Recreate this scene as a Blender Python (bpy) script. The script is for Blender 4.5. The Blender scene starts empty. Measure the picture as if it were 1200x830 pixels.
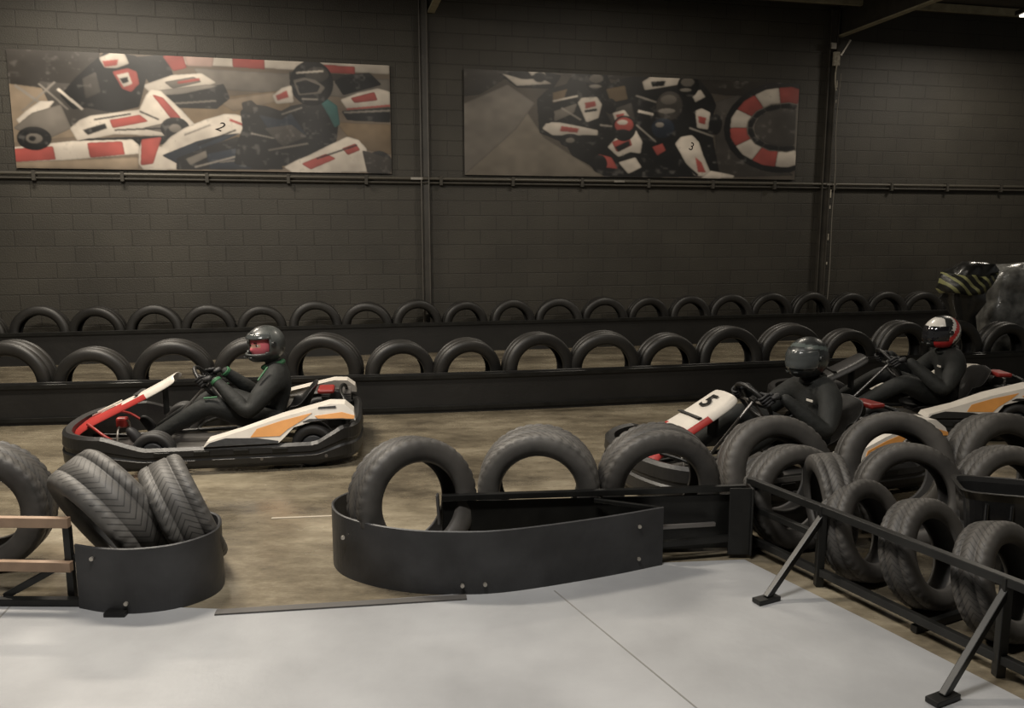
import bpy, bmesh, math, random
import numpy as np
from mathutils import Vector, Matrix, Quaternion
random.seed(7)
rng_np=np.random.RandomState(3)
scene=bpy.context.scene
COL=scene.collection
pi=math.pi
try:
    scene.view_settings.view_transform='Standard'
except Exception: pass

# ---------------------------------------------------------------- materials
MATS={}
def mat(name,col,rough=.6,metal=0.0,var=0.0,scale=8.0,bump=0.0,bscale=40.0,spec=.5,emit=None,coat=0.0):
    if name in MATS: return MATS[name]
    m=bpy.data.materials.new(name); m.use_nodes=True
    nt=m.node_tree; b=nt.nodes['Principled BSDF']
    b.inputs['Base Color'].default_value=(*col,1)
    b.inputs['Roughness'].default_value=rough
    b.inputs['Metallic'].default_value=metal
    b.inputs['Specular IOR Level'].default_value=spec
    b.inputs['Coat Weight'].default_value=coat
    tc=nt.nodes.new('ShaderNodeTexCoord')
    if var>0:
        n=nt.nodes.new('ShaderNodeTexNoise'); n.inputs['Scale'].default_value=scale; n.inputs['Detail'].default_value=6
        nt.links.new(tc.outputs['Object'],n.inputs['Vector'])
        r=nt.nodes.new('ShaderNodeMapRange'); r.inputs[1].default_value=.3; r.inputs[2].default_value=.7
        r.inputs[3].default_value=1-var; r.inputs[4].default_value=1+var
        nt.links.new(n.outputs['Fac'],r.inputs[0])
        mx=nt.nodes.new('ShaderNodeVectorMath'); mx.operation='SCALE'; mx.inputs[0].default_value=col
        nt.links.new(r.outputs[0],mx.inputs['Scale']); nt.links.new(mx.outputs[0],b.inputs['Base Color'])
    if bump>0:
        n2=nt.nodes.new('ShaderNodeTexNoise'); n2.inputs['Scale'].default_value=bscale; n2.inputs['Detail'].default_value=4
        nt.links.new(tc.outputs['Object'],n2.inputs['Vector'])
        bp=nt.nodes.new('ShaderNodeBump'); bp.inputs['Strength'].default_value=bump; bp.inputs['Distance'].default_value=.01
        nt.links.new(n2.outputs['Fac'],bp.inputs['Height']); nt.links.new(bp.outputs[0],b.inputs['Normal'])
    if emit:
        b.inputs['Emission Color'].default_value=(*emit[:3],1); b.inputs['Emission Strength'].default_value=emit[3]
    MATS[name]=m; return m

M_plastic=mat('black_plastic',(.012,.0115,.011),.45,var=.4,scale=5,bump=.15)
M_belt=mat('black_rubber_belt',(.024,.024,.025),.5,var=.5,scale=5,bump=.25,bscale=25)
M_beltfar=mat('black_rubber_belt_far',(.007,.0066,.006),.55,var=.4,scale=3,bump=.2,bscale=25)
M_steelblk=mat('black_painted_steel',(.011,.011,.010),.4,metal=.3,var=.4,scale=10)
M_steel=mat('bare_steel',(.45,.42,.37),.35,metal=.8,var=.2)
M_litsteel=mat('lit_steel_rail',(.26,.175,.115),.5,var=.25)  # tan base colour stands in for the brightly lit side of steel rails
M_suit=mat('black_race_suit',(.008,.009,.008),.75,var=.3,scale=12,bump=.8,bscale=16)
M_green=mat('green_trim',(.025,.11,.045),.6)
M_glove=mat('black_glove',(.011,.011,.012),.6)
M_white=mat('white_bodywork',(.58,.54,.48),.35,var=.08)
M_red=mat('red_bodywork',(.34,.035,.03),.35,var=.1)
M_dred=mat('dark_red_tube',(.22,.02,.016),.4,var=.1)
M_orange=mat('orange_decal',(.60,.27,.07),.4,var=.1)
M_chrome=mat('grey_metal',(.20,.19,.18),.35,metal=.7)
M_rim=mat('wheel_rim_grey',(.10,.10,.10),.4,metal=.5)
M_slick=mat('kart_slick_rubber',(.022,.021,.020),.6,var=.3)
M_balaclava=mat('pink_face_balaclava',(.62,.14,.17),.7,var=.1)
M_skin=mat('skin',(.55,.30,.22),.55)
M_eye=mat('eye_dark',(.02,.015,.015),.2)
M_helm1=mat('helmet_grey',(.050,.054,.052),.4,var=.35,scale=14,coat=.15)
M_helm2=mat('helmet_black',(.020,.022,.022),.35,var=.2,coat=.2)
M_helm2b=mat('helmet_green_grey',(.07,.085,.08),.35,var=.2,coat=.2)
M_helmw=mat('helmet_white',(.6,.58,.54),.3,coat=.3)
M_helmr=mat('helmet_red',(.5,.03,.03),.3,coat=.3)
M_visor=mat('visor_dark',(.01,.01,.012),.08,spec=.8,coat=.5)
M_visorg=mat('visor_grey',(.05,.055,.055),.15,spec=.8,coat=.4)

def tyre_mat(name,c,var):
    m=mat(name,c,.6,var=var,scale=6)
    nt=m.node_tree; b=nt.nodes['Principled BSDF']
    uv=nt.nodes.new('ShaderNodeUVMap')
    sep=nt.nodes.new('ShaderNodeSeparateXYZ'); nt.links.new(uv.outputs[0],sep.inputs[0])
    a=nt.nodes.new('ShaderNodeMath'); a.operation='SUBTRACT'; a.inputs[1].default_value=.5; nt.links.new(sep.outputs[1],a.inputs[0])
    ab=nt.nodes.new('ShaderNodeMath'); ab.operation='ABSOLUTE'; nt.links.new(a.outputs[0],ab.inputs[0])
    ml=nt.nodes.new('ShaderNodeMath'); ml.operation='MULTIPLY'; ml.inputs[1].default_value=7; nt.links.new(ab.outputs[0],ml.inputs[0])
    mu=nt.nodes.new('ShaderNodeMath'); mu.operation='MULTIPLY'; mu.inputs[1].default_value=52; nt.links.new(sep.outputs[0],mu.inputs[0])
    ad=nt.nodes.new('ShaderNodeMath'); ad.operation='ADD'; nt.links.new(ml.outputs[0],ad.inputs[0]); nt.links.new(mu.outputs[0],ad.inputs[1])
    fr=nt.nodes.new('ShaderNodeMath'); fr.operation='FRACT'; nt.links.new(ad.outputs[0],fr.inputs[0])
    gt=nt.nodes.new('ShaderNodeMath'); gt.operation='GREATER_THAN'; gt.inputs[1].default_value=.20; nt.links.new(fr.outputs[0],gt.inputs[0])
    lt=nt.nodes.new('ShaderNodeMath'); lt.operation='LESS_THAN'; lt.inputs[1].default_value=.37; nt.links.new(ab.outputs[0],lt.inputs[0])
    om=nt.nodes.new('ShaderNodeMath'); om.operation='SUBTRACT'; om.inputs[0].default_value=1; nt.links.new(lt.outputs[0],om.inputs[1])
    mxx=nt.nodes.new('ShaderNodeMath'); mxx.operation='MAXIMUM'; nt.links.new(gt.outputs[0],mxx.inputs[0]); nt.links.new(om.outputs[0],mxx.inputs[1])
    bp=nt.nodes.new('ShaderNodeBump'); bp.inputs['Strength'].default_value=.8; bp.inputs['Distance'].default_value=.005
    nt.links.new(mxx.outputs[0],bp.inputs['Height']); nt.links.new(bp.outputs[0],b.inputs['Normal'])
    src=b.inputs['Base Color'].links[0].from_socket
    sc=nt.nodes.new('ShaderNodeMapRange'); sc.inputs[3].default_value=.40; sc.inputs[4].default_value=1.0
    nt.links.new(mxx.outputs[0],sc.inputs[0])
    vm=nt.nodes.new('ShaderNodeVectorMath'); vm.operation='SCALE'; nt.links.new(src,vm.inputs[0]); nt.links.new(sc.outputs[0],vm.inputs['Scale'])
    nt.links.new(vm.outputs[0],b.inputs['Base Color'])
    return m
M_tyre=tyre_mat('tyre_rubber',(.050,.046,.041),.45)
M_tyrelt=tyre_mat('tyre_rubber_dusty',(.080,.075,.068),.45)
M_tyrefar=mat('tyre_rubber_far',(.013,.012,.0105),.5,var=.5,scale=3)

# ---------------------------------------------------------------- helpers
def link(o,parent=None):
    COL.objects.link(o)
    if parent is not None: o.parent=parent
    return o
def empty(name,loc=(0,0,0),rotz=0):
    o=bpy.data.objects.new(name,None); o.location=loc; o.rotation_euler=(0,0,rotz); o.empty_display_size=.2
    return link(o)
def mesh(name,vs,fs,mats,fm=None,parent=None,smooth=False):
    me=bpy.data.meshes.new(name); me.from_pydata([tuple(v) for v in vs],[],fs)
    for m in (mats if isinstance(mats,(list,tuple)) else [mats]): me.materials.append(m)
    if fm:
        for p,i in zip(me.polygons,fm): p.material_index=i
    if smooth:
        for p in me.polygons: p.use_smooth=True
    me.update()
    return link(bpy.data.objects.new(name,me),parent)
def bev(o,w=.005,seg=2):
    m=o.modifiers.new('b','BEVEL'); m.width=w; m.segments=seg; m.limit_method='ANGLE'; return o
def boxdata(size,loc,rot=None):
    sx,sy,sz=[s/2 for s in size]
    R=rot if rot is not None else Matrix.Identity(3)
    vs=[R@Vector((x*sx,y*sy,z*sz))+Vector(loc) for x in(-1,1) for y in(-1,1) for z in(-1,1)]
    fs=[(0,1,3,2),(4,6,7,5),(0,4,5,1),(2,3,7,6),(0,2,6,4),(1,5,7,3)]
    return vs,fs
def box(name,size,loc,m,parent=None,b=.004,rot=None):
    vs,fs=boxdata(size,loc,rot)
    o=mesh(name,vs,fs,m,parent=parent)
    if b>0: bev(o,b)
    return o
def bar(name,p,q,w,h,m,parent=None,b=.003):
    p=Vector(p);q=Vector(q);d=(q-p); L=d.length; d.normalize()
    up=Vector((0,0,1))
    if abs(d.z)>.95: up=Vector((0,1,0))
    s=d.cross(up).normalized(); u=s.cross(d).normalized()
    R=Matrix((d,s,u)).transposed()
    return box(name,(L,w,h),(p+q)/2,m,parent,b,R)
def tube(name,pts,r,m,parent=None,cyclic=False,smooth=True,res=4):
    cu=bpy.data.curves.new(name,'CURVE'); cu.dimensions='3D'; cu.bevel_depth=r; cu.bevel_resolution=3; cu.resolution_u=res
    sp=cu.splines.new('NURBS' if smooth and len(pts)>2 else 'POLY'); sp.points.add(len(pts)-1)
    for i,p in enumerate(pts): sp.points[i].co=(*p,1)
    if sp.type=='NURBS': sp.order_u=3; sp.use_endpoint_u=not cyclic
    sp.use_cyclic_u=cyclic; cu.use_fill_caps=True
    cu.materials.append(m)
    return link(bpy.data.objects.new(name,cu),parent)
def catmull(pts,n=8,closed=False):
    out=[];N=len(pts);P=[Vector(p) for p in pts]
    for i in (range(N) if closed else range(N-1)):
        if closed: a,b,c,d=P[(i-1)%N],P[i],P[(i+1)%N],P[(i+2)%N]
        else: a=P[max(i-1,0)];b=P[i];c=P[i+1];d=P[min(i+2,N-1)]
        for k in range(n):
            t=k/n
            out.append(.5*((2*b)+(c-a)*t+(2*a-5*b+4*c-d)*t*t+(3*b-a-3*c+d)*t**3))
    if not closed: out.append(P[-1])
    return out
def ribbon(name,pts,z0,z1,th,m,parent=None,n=8,closed=False,lean=0.0):
    C=catmull([(p[0],p[1],0) for p in pts],n,closed); N=len(C); vs=[];fs=[]
    for i,c in enumerate(C):
        a=C[(i-1)%N] if (closed or i>0) else C[i]; b=C[(i+1)%N] if (closed or i<N-1) else C[i]
        t=(b-a).normalized(); nn=Vector((t.y,-t.x,0))
        vs+= [c+nn*th+Vector((0,0,z0)), c+nn*(th+lean)+Vector((0,0,z1-.004)), c+nn*(th*.5+lean)+Vector((0,0,z1)), c+nn*lean+Vector((0,0,z1-.004)), c+Vector((0,0,z0))]
    K=5
    for i in range(N if closed else N-1):
        j=(i+1)%N
        for k in range(K):
            l=(k+1)%K
            fs.append((i*K+k,j*K+k,j*K+l,i*K+l))
    if not closed:
        fs.append(tuple(range(K))); fs.append(tuple(reversed([(N-1)*K+k for k in range(K)])))
    o=mesh(name,vs,fs,m,parent=parent)
    bm=bmesh.new(); bm.from_mesh(o.data); bmesh.ops.recalc_face_normals(bm,faces=bm.faces); bm.to_mesh(o.data); bm.free()
    return o
def cyl(name,p,q,r,m,parent=None,seg=20,b=0):
    p=Vector(p);q=Vector(q);d=(q-p).normalized()
    u=d.orthogonal().normalized(); v=d.cross(u)
    vs=[];fs=[]
    for i in range(seg):
        a=2*pi*i/seg; o_=u*math.cos(a)*r+v*math.sin(a)*r
        vs+=[p+o_,q+o_]
    for i in range(seg):
        j=(i+1)%seg; fs.append((2*i,2*j,2*j+1,2*i+1))
    fs.append(tuple(2*i for i in reversed(range(seg)))); fs.append(tuple(2*i+1 for i in range(seg)))
    o=mesh(name,vs,fs,m,parent=parent)
    if b: bev(o,b)
    return o

# ---------------------------------------------------------------- tyre meshes (axis = local Y)
def tyre_mesh(name,R,w,seg,m,detail=True,rin=.62,g=.007):
    prof=[(-.72*w,rin*R),(-.92*w,rin*R+.012),(-1.0*w,.76*R),(-1.03*w,.84*R),(-.98*w,.92*R),(-.88*w,.965*R),(-.78*w,.985*R)]
    for c in (-.42,.42):
        prof+=[(c*w-.006,R*(1-.006*abs(c))),(c*w-.004,R-g),(c*w+.004,R-g),(c*w+.006,R*(1-.006*abs(c)))]
    prof+=[(.78*w,.985*R),(.88*w,.965*R),(.98*w,.92*R),(1.03*w,.84*R),(1.0*w,.76*R),(.92*w,rin*R+.012),(.72*w,rin*R)]
    nout=len(prof)
    prof+=[(.66*w,rin*R+.012),(.86*w,.80*R),(.72*w,.92*R),(0,.945*R),(-.72*w,.92*R),(-.86*w,.80*R),(-.66*w,rin*R+.012)]
    K=len(prof); vs=[];fs=[]
    for i in range(seg):
        a=2*pi*i/seg
        for k,(y,r) in enumerate(prof):
            rr=r
            if detail and i%4==0 and (k in(5,6,nout-7,nout-6)): rr=r-.006
            vs.append((rr*math.cos(a),y,rr*math.sin(a)))
    for i in range(seg):
        j=(i+1)%seg
        for k in range(K):
            l=(k+1)%K; fs.append((i*K+k,i*K+l,j*K+l,j*K+k))
    me=bpy.data.meshes.new(name); me.from_pydata(vs,[],fs); me.materials.append(m)
    uv=me.uv_layers.new(name='UVMap'); fi=0
    for p in me.polygons:
        p.use_smooth=True
        i=fi//K;k=fi%K; fi+=1
        kk=[(i,k),(i,k+1),(i+1,k+1),(i+1,k)]
        for li,(a,b) in zip(p.loop_indices,kk):
            bb=b%K
            v=(prof[bb][0]/w+1.1)/2.2 if bb<nout and prof[bb][1]>.955*R else 1.0
            uv.data[li].uv=(a/seg,v)
    bm=bmesh.new(); bm.from_mesh(me); bmesh.ops.recalc_face_normals(bm,faces=bm.faces); bm.to_mesh(me); bm.free()
    return me
T_big=tyre_mesh('car_tyre_mesh',.31,.105,144,M_tyre)
T_biglt=tyre_mesh('car_tyre_mesh_dusty',.31,.115,144,M_tyrelt,g=.005)
T_medlt=tyre_mesh('car_tyre_mesh_medium_dusty',.27,.10,144,M_tyrelt,rin=.64,g=.005)
T_med=tyre_mesh('car_tyre_mesh_medium',.265,.085,144,M_tyre,rin=.64)
T_sm=tyre_mesh('car_tyre_mesh_small',.235,.072,144,M_tyre,rin=.62)
T_far=tyre_mesh('car_tyre_mesh_far',.335,.10,64,M_tyrefar,detail=False,rin=.66)
T_far2=tyre_mesh('car_tyre_mesh_far2',.31,.095,64,M_tyrefar,detail=False,rin=.64)
def tyre(me,c,axis=(0,1,0),spin=0,parent=None,name='car_tyre'):
    o=bpy.data.objects.new(name,me); link(o,parent)
    q=Vector((0,1,0)).rotation_difference(Vector(axis).normalized())
    o.rotation_mode='QUATERNION'; o.rotation_quaternion=q@Quaternion((0,1,0),spin); o.location=c
    return o

# ---------------------------------------------------------------- room
O=Vector((0,11.5,0)); W=Vector((.975,.2215,0)).normalized(); Nn=Vector((W.y,-W.x,0)); AW=math.atan2(W.y,W.x)
def wp(s,off,z): return O+W*s+Nn*off+Vector((0,0,z))
def wall_material():
    m=bpy.data.materials.new('painted_block_wall'); m.use_nodes=True; nt=m.node_tree; b=nt.nodes['Principled BSDF']
    tc=nt.nodes.new('ShaderNodeTexCoord'); sep=nt.nodes.new('ShaderNodeSeparateXYZ'); cmb=nt.nodes.new('ShaderNodeCombineXYZ')
    nt.links.new(tc.outputs['Object'],sep.inputs[0]); nt.links.new(sep.outputs[0],cmb.inputs[0]); nt.links.new(sep.outputs[2],cmb.inputs[1])
    br=nt.nodes.new('ShaderNodeTexBrick'); nt.links.new(cmb.outputs[0],br.inputs['Vector'])
    br.inputs['Scale'].default_value=1; br.inputs['Brick Width'].default_value=.45; br.inputs['Row Height'].default_value=.2
    br.inputs['Mortar Size'].default_value=.008; br.inputs['Mortar Smooth'].default_value=.4
    br.inputs['Color1'].default_value=(.037,.0335,.026,1); br.inputs['Color2'].default_value=(.033,.0295,.023,1); br.inputs['Mortar'].default_value=(.022,.0195,.015,1)
    n=nt.nodes.new('ShaderNodeTexNoise'); n.inputs['Scale'].default_value=1.2; n.inputs['Detail'].default_value=8; nt.links.new(tc.outputs['Object'],n.inputs['Vector'])
    r=nt.nodes.new('ShaderNodeMapRange'); r.inputs[1].default_value=.3;r.inputs[2].default_value=.7;r.inputs[3].default_value=.8;r.inputs[4].default_value=1.2
    nt.links.new(n.outputs['Fac'],r.inputs[0])
    vm=nt.nodes.new('ShaderNodeVectorMath'); vm.operation='SCALE'; nt.links.new(br.outputs['Color'],vm.inputs[0]); nt.links.new(r.outputs[0],vm.inputs['Scale'])
    nt.links.new(vm.outputs[0],b.inputs['Base Color']); b.inputs['Roughness'].default_value=.6
    n2=nt.nodes.new('ShaderNodeTexNoise'); n2.inputs['Scale'].default_value=60; nt.links.new(tc.outputs['Object'],n2.inputs['Vector'])
    ms=nt.nodes.new('ShaderNodeMath'); ms.operation='MULTIPLY_ADD'; ms.inputs[1].default_value=-1.0; nt.links.new(br.outputs['Fac'],ms.inputs[0]); nt.links.new(n2.outputs['Fac'],ms.inputs[2])
    bp=nt.nodes.new('ShaderNodeBump'); bp.inputs['Strength'].default_value=.4; bp.inputs['Distance'].default_value=.01
    nt.links.new(ms.outputs[0],bp.inputs['Height']); nt.links.new(bp.outputs[0],b.inputs['Normal'])
    return m
CEIL=4.87
vs,fs=boxdata((24,.2,CEIL+.1),(2,.1,(CEIL+.1)/2))
wl=mesh('wall_back',vs,fs,wall_material()); wl.location=O; wl.rotation_euler=(0,0,AW)

def floor_material():
    m=bpy.data.materials.new('track_concrete'); m.use_nodes=True; nt=m.node_tree; b=nt.nodes['Principled BSDF']
    tc=nt.nodes.new('ShaderNodeTexCoord')
    n=nt.nodes.new('ShaderNodeTexNoise'); n.inputs['Scale'].default_value=1.3; n.inputs['Detail'].default_value=14; n.inputs['Roughness'].default_value=.74
    mp=nt.nodes.new('ShaderNodeMapping'); mp.inputs['Scale'].default_value=(.6,1.25,1); nt.links.new(tc.outputs['Object'],mp.inputs[0]); nt.links.new(mp.outputs[0],n.inputs['Vector'])
    cr=nt.nodes.new('ShaderNodeValToRGB'); e=cr.color_ramp.elements
    e[0].position=.36; e[0].color=(.050,.041,.029,1); e[1].position=.64; e[1].color=(.27,.235,.17,1)
    x=e.new(.5); x.color=(.145,.122,.085,1)
    nt.links.new(n.outputs['Fac'],cr.inputs[0]); nt.links.new(cr.outputs[0],b.inputs['Base Color'])
    n2=nt.nodes.new('ShaderNodeTexNoise'); n2.inputs['Scale'].default_value=2.5; n2.inputs['Detail'].default_value=8; nt.links.new(mp.outputs[0],n2.inputs['Vector'])
    r=nt.nodes.new('ShaderNodeMapRange'); r.inputs[1].default_value=.3;r.inputs[2].default_value=.7;r.inputs[3].default_value=.08;r.inputs[4].default_value=.32; nt.links.new(n2.outputs['Fac'],r.inputs[0]); nt.links.new(r.outputs[0],b.inputs['Roughness'])
    b.inputs['Specular IOR Level'].default_value=.8
    n3=nt.nodes.new('ShaderNodeTexNoise'); n3.inputs['Scale'].default_value=7; n3.inputs['Detail'].default_value=5; nt.links.new(tc.outputs['Object'],n3.inputs['Vector'])
    bp=nt.nodes.new('ShaderNodeBump'); bp.inputs['Strength'].default_value=.16; bp.inputs['Distance'].default_value=.01; nt.links.new(n3.outputs['Fac'],bp.inputs['Height']); nt.links.new(bp.outputs[0],b.inputs['Normal'])
    return m
vs,fs=boxdata((26,22,.2),(2,5,-.1)); mesh('floor',vs,fs,floor_material())
M_paint=mat('grey_floor_paint',(.265,.268,.272),.45,var=.16,scale=2.2,bump=.1,bscale=30)
edge=[(-6,3.30),(-2.23,3.33),(-1.19,3.25),(-.227,3.40),(.15,3.47),(.72,3.74),(1.14,3.78),(1.50,3.10),(2.0,2.1),(2.9,.2),(2.9,-3),(-6,-3)]
n=len(edge)
mesh('floor_walkway',[(x,y,.003) for x,y in edge]+[(x,y,-.01) for x,y in edge],[tuple(reversed(range(n)))]+[(i,(i+1)%n,n+(i+1)%n,n+i) for i in range(n)],M_paint)
M_seam=mat('floor_joint',(.16,.155,.145),.8)
def strip(name,p,q,w,m,z=.0045):
    p=Vector((*p,0));q=Vector((*q,0));t=(q-p).normalized();nn=Vector((-t.y,t.x,0))*w/2
    a=[p+nn,p-nn,q-nn,q+nn]
    vs=[v+Vector((0,0,z)) for v in a]+[v for v in a]
    mesh(name,vs,[(0,1,2,3),(0,4,5,1),(1,5,6,2),(2,6,7,3),(3,7,4,0)],m)
strip('floor_joint',(.19,3.43),(.95,1.85),.006,M_seam)
strip('floor_joint',(-2.16,3.3),(-1.95,2.2),.008,M_seam)
strip('rubber_edge_strip',(-1.25,3.215),(-.20,3.36),.045,mat('dark_strip',(.07,.065,.06),.6),z=.01)
strip('track_line',(-1.35,4.36),(-1.0,4.40),.018,mat('white_line',(.34,.30,.24),.6),z=.003)
M_ceil=mat('ceiling_dark',(.045,.040,.032),.8,var=.2,scale=1)
vs,fs=boxdata((26,24,.12),(2,3.6,CEIL+.06))
cl=mesh('ceiling',vs,fs,M_ceil)
M_beam=mat('beam_dark',(.035,.031,.024),.7,var=.2)
M_beaml=mat('beam_olive',(.28,.255,.175),.6,var=.2)
for s in (-7.0,-1.1,4.98,11):
    e=empty('ceiling_beam')
    for nm,z,wd,hh,mm in (('bottom_flange',4.44,.095,.02,M_beaml),('web',4.65,.015,.40,M_beam),('top_flange',4.855,.075,.02,M_beam)):
        bar(nm,wp(s,.02,z),wp(s,11,z),wd,hh,mm,e,b=0)
e=empty('ceiling_purlin')
for k,off in enumerate((.5,2.4,4.2,6.0)):
    bar('purlin_%d'%k,wp(-9,off,4.80),wp(13,off,4.80),.06,.10,M_beaml,e,b=0)
e=empty('wall_conduit')
cyl('pipe_upper',wp(-9,.05,2.29),wp(13,.05,2.29),.022,mat('conduit',(.075,.068,.055),.5,metal=.3),e)
cyl('pipe_lower',wp(-9,.04,2.235),wp(13,.04,2.235),.016,M_beam,e)
for i in range(22):
    box('clip_%d'%i,(.04,.08,.12),wp(-9+i,.04,2.265),M_beam,e,0,Matrix.Rotation(AW,3,'Z'))
for k in (-1.33,1.55,4.95): box('label',(.16,.01,.03),wp(k,.075,2.29),M_steel,e,0,Matrix.Rotation(AW,3,'Z'))
M_post=mat('wall_post_paint',(.046,.041,.033),.5,var=.3,scale=4)
M_flake=mat('bare_plaster',(.34,.31,.25),.8,var=.4,scale=20)
for s,wd in ((-1.21,.10),(4.86,.12)):
    e=empty('wall_pillar')
    for dx in (-wd/2,wd/2):
        bar('flange',wp(s+dx,.04,0),wp(s+dx,.04,4.8),.015,.08,M_post,e,b=0)
    bar('web',wp(s,.02,0),wp(s,.02,4.8),wd,.012,M_post,e,b=0)
    if s>0:
        for z,h_ in ((3.75,.10),(3.5,.05),(2.15,.12),(1.95,.05),(1.5,.10),(1.1,.04)):
            box('paint_chip',(.018,.004,h_),wp(s+.075,.083,z),M_flake,e,.001,Matrix.Rotation(AW,3,'Z'))
        box('mounting_plate',(.10,.05,.20),wp(s+.02,.11,4.10),M_flake,e,.01,Matrix.Rotation(AW,3,'Z'))
        box('mounting_lid',(.09,.03,.09),wp(s-.04,.11,4.28),M_steel,e,.005,Matrix.Rotation(AW,3,'Z'))
        bar('bracket',wp(4.95,.1,4.15),wp(5.1,.1,4.38),.03,.03,M_steel,e)
        tube('lead',[wp(4.88,.13,4.0),wp(4.84,.14,3.8),wp(4.9,.12,3.65)],.01,M_flake,e)
tube('cable',[wp(4.98,.10,3.9),wp(4.93,.10,3.2),wp(4.99,.10,2.5),wp(4.96,.10,1.8),wp(4.99,.10,1.0),wp(4.97,.10,.5)],.006,mat('cable_grey',(.16,.145,.12),.6))

# ---------------------------------------------------------------- printed banners (colour attribute on a fine grid)
PC={'bg1':(.115,.09,.067),'bg2':(.062,.052,.042),'w':(.47,.42,.36),'r':(.28,.06,.05),'k':(.008,.008,.008),'g':(.13,.115,.098),'gl':(.145,.125,.10),
'br':(.13,.093,.056),'dk':(.030,.026,.022),'tan':(.20,.155,.11),'nv':(.014,.019,.028),'teal':(.035,.10,.095),'pk':(.38,.26,.22),'dg':(.044,.039,.034),'md':(.20,.18,.155)}
M_print=bpy.data.materials.new('banner_print'); M_print.use_nodes=True
_nt=M_print.node_tree; _a=_nt.nodes.new('ShaderNodeAttribute'); _a.attribute_name='Print'; _nt.links.new(_a.outputs['Color'],_nt.nodes['Principled BSDF'].inputs['Base Color']); _nt.nodes['Principled BSDF'].inputs['Roughness'].default_value=.45
def snoise(h,w,cell):
    gh,gw=int(h/cell)+3,int(w/cell)+3; g=rng_np.rand(gh,gw)
    y=np.linspace(0,gh-2.001,h); x=np.linspace(0,gw-2.001,w); yi=y.astype(int);xi=x.astype(int); fy=(y-yi)[:,None];fx=(x-xi)[None,:]
    fy=fy*fy*(3-2*fy);fx=fx*fx*(3-2*fx)
    return (g[yi][:,xi]*(1-fy)*(1-fx)+g[yi+1][:,xi]*fy*(1-fx)+g[yi][:,xi+1]*(1-fy)*fx+g[yi+1][:,xi+1]*fy*fx)
def blur(a,n=1):
    for _ in range(n):
        p=np.pad(a,[(1,1),(1,1)]+[(0,0)]*(a.ndim-2),mode='edge')
        a=(p[:-2,1:-1]+p[2:,1:-1]+p[1:-1,:-2]+p[1:-1,2:]+2*p[1:-1,1:-1])/6
    return a
def ln(c,x1,y1,x2,y2,w=2):
    d=math.hypot(x2-x1,y2-y1); nx,ny=-(y2-y1)/d*w/2,(x2-x1)/d*w/2
    return (c,[(x1+nx,y1+ny),(x2+nx,y2+ny),(x2-nx,y2-ny),(x1-nx,y1-ny)])
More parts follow.
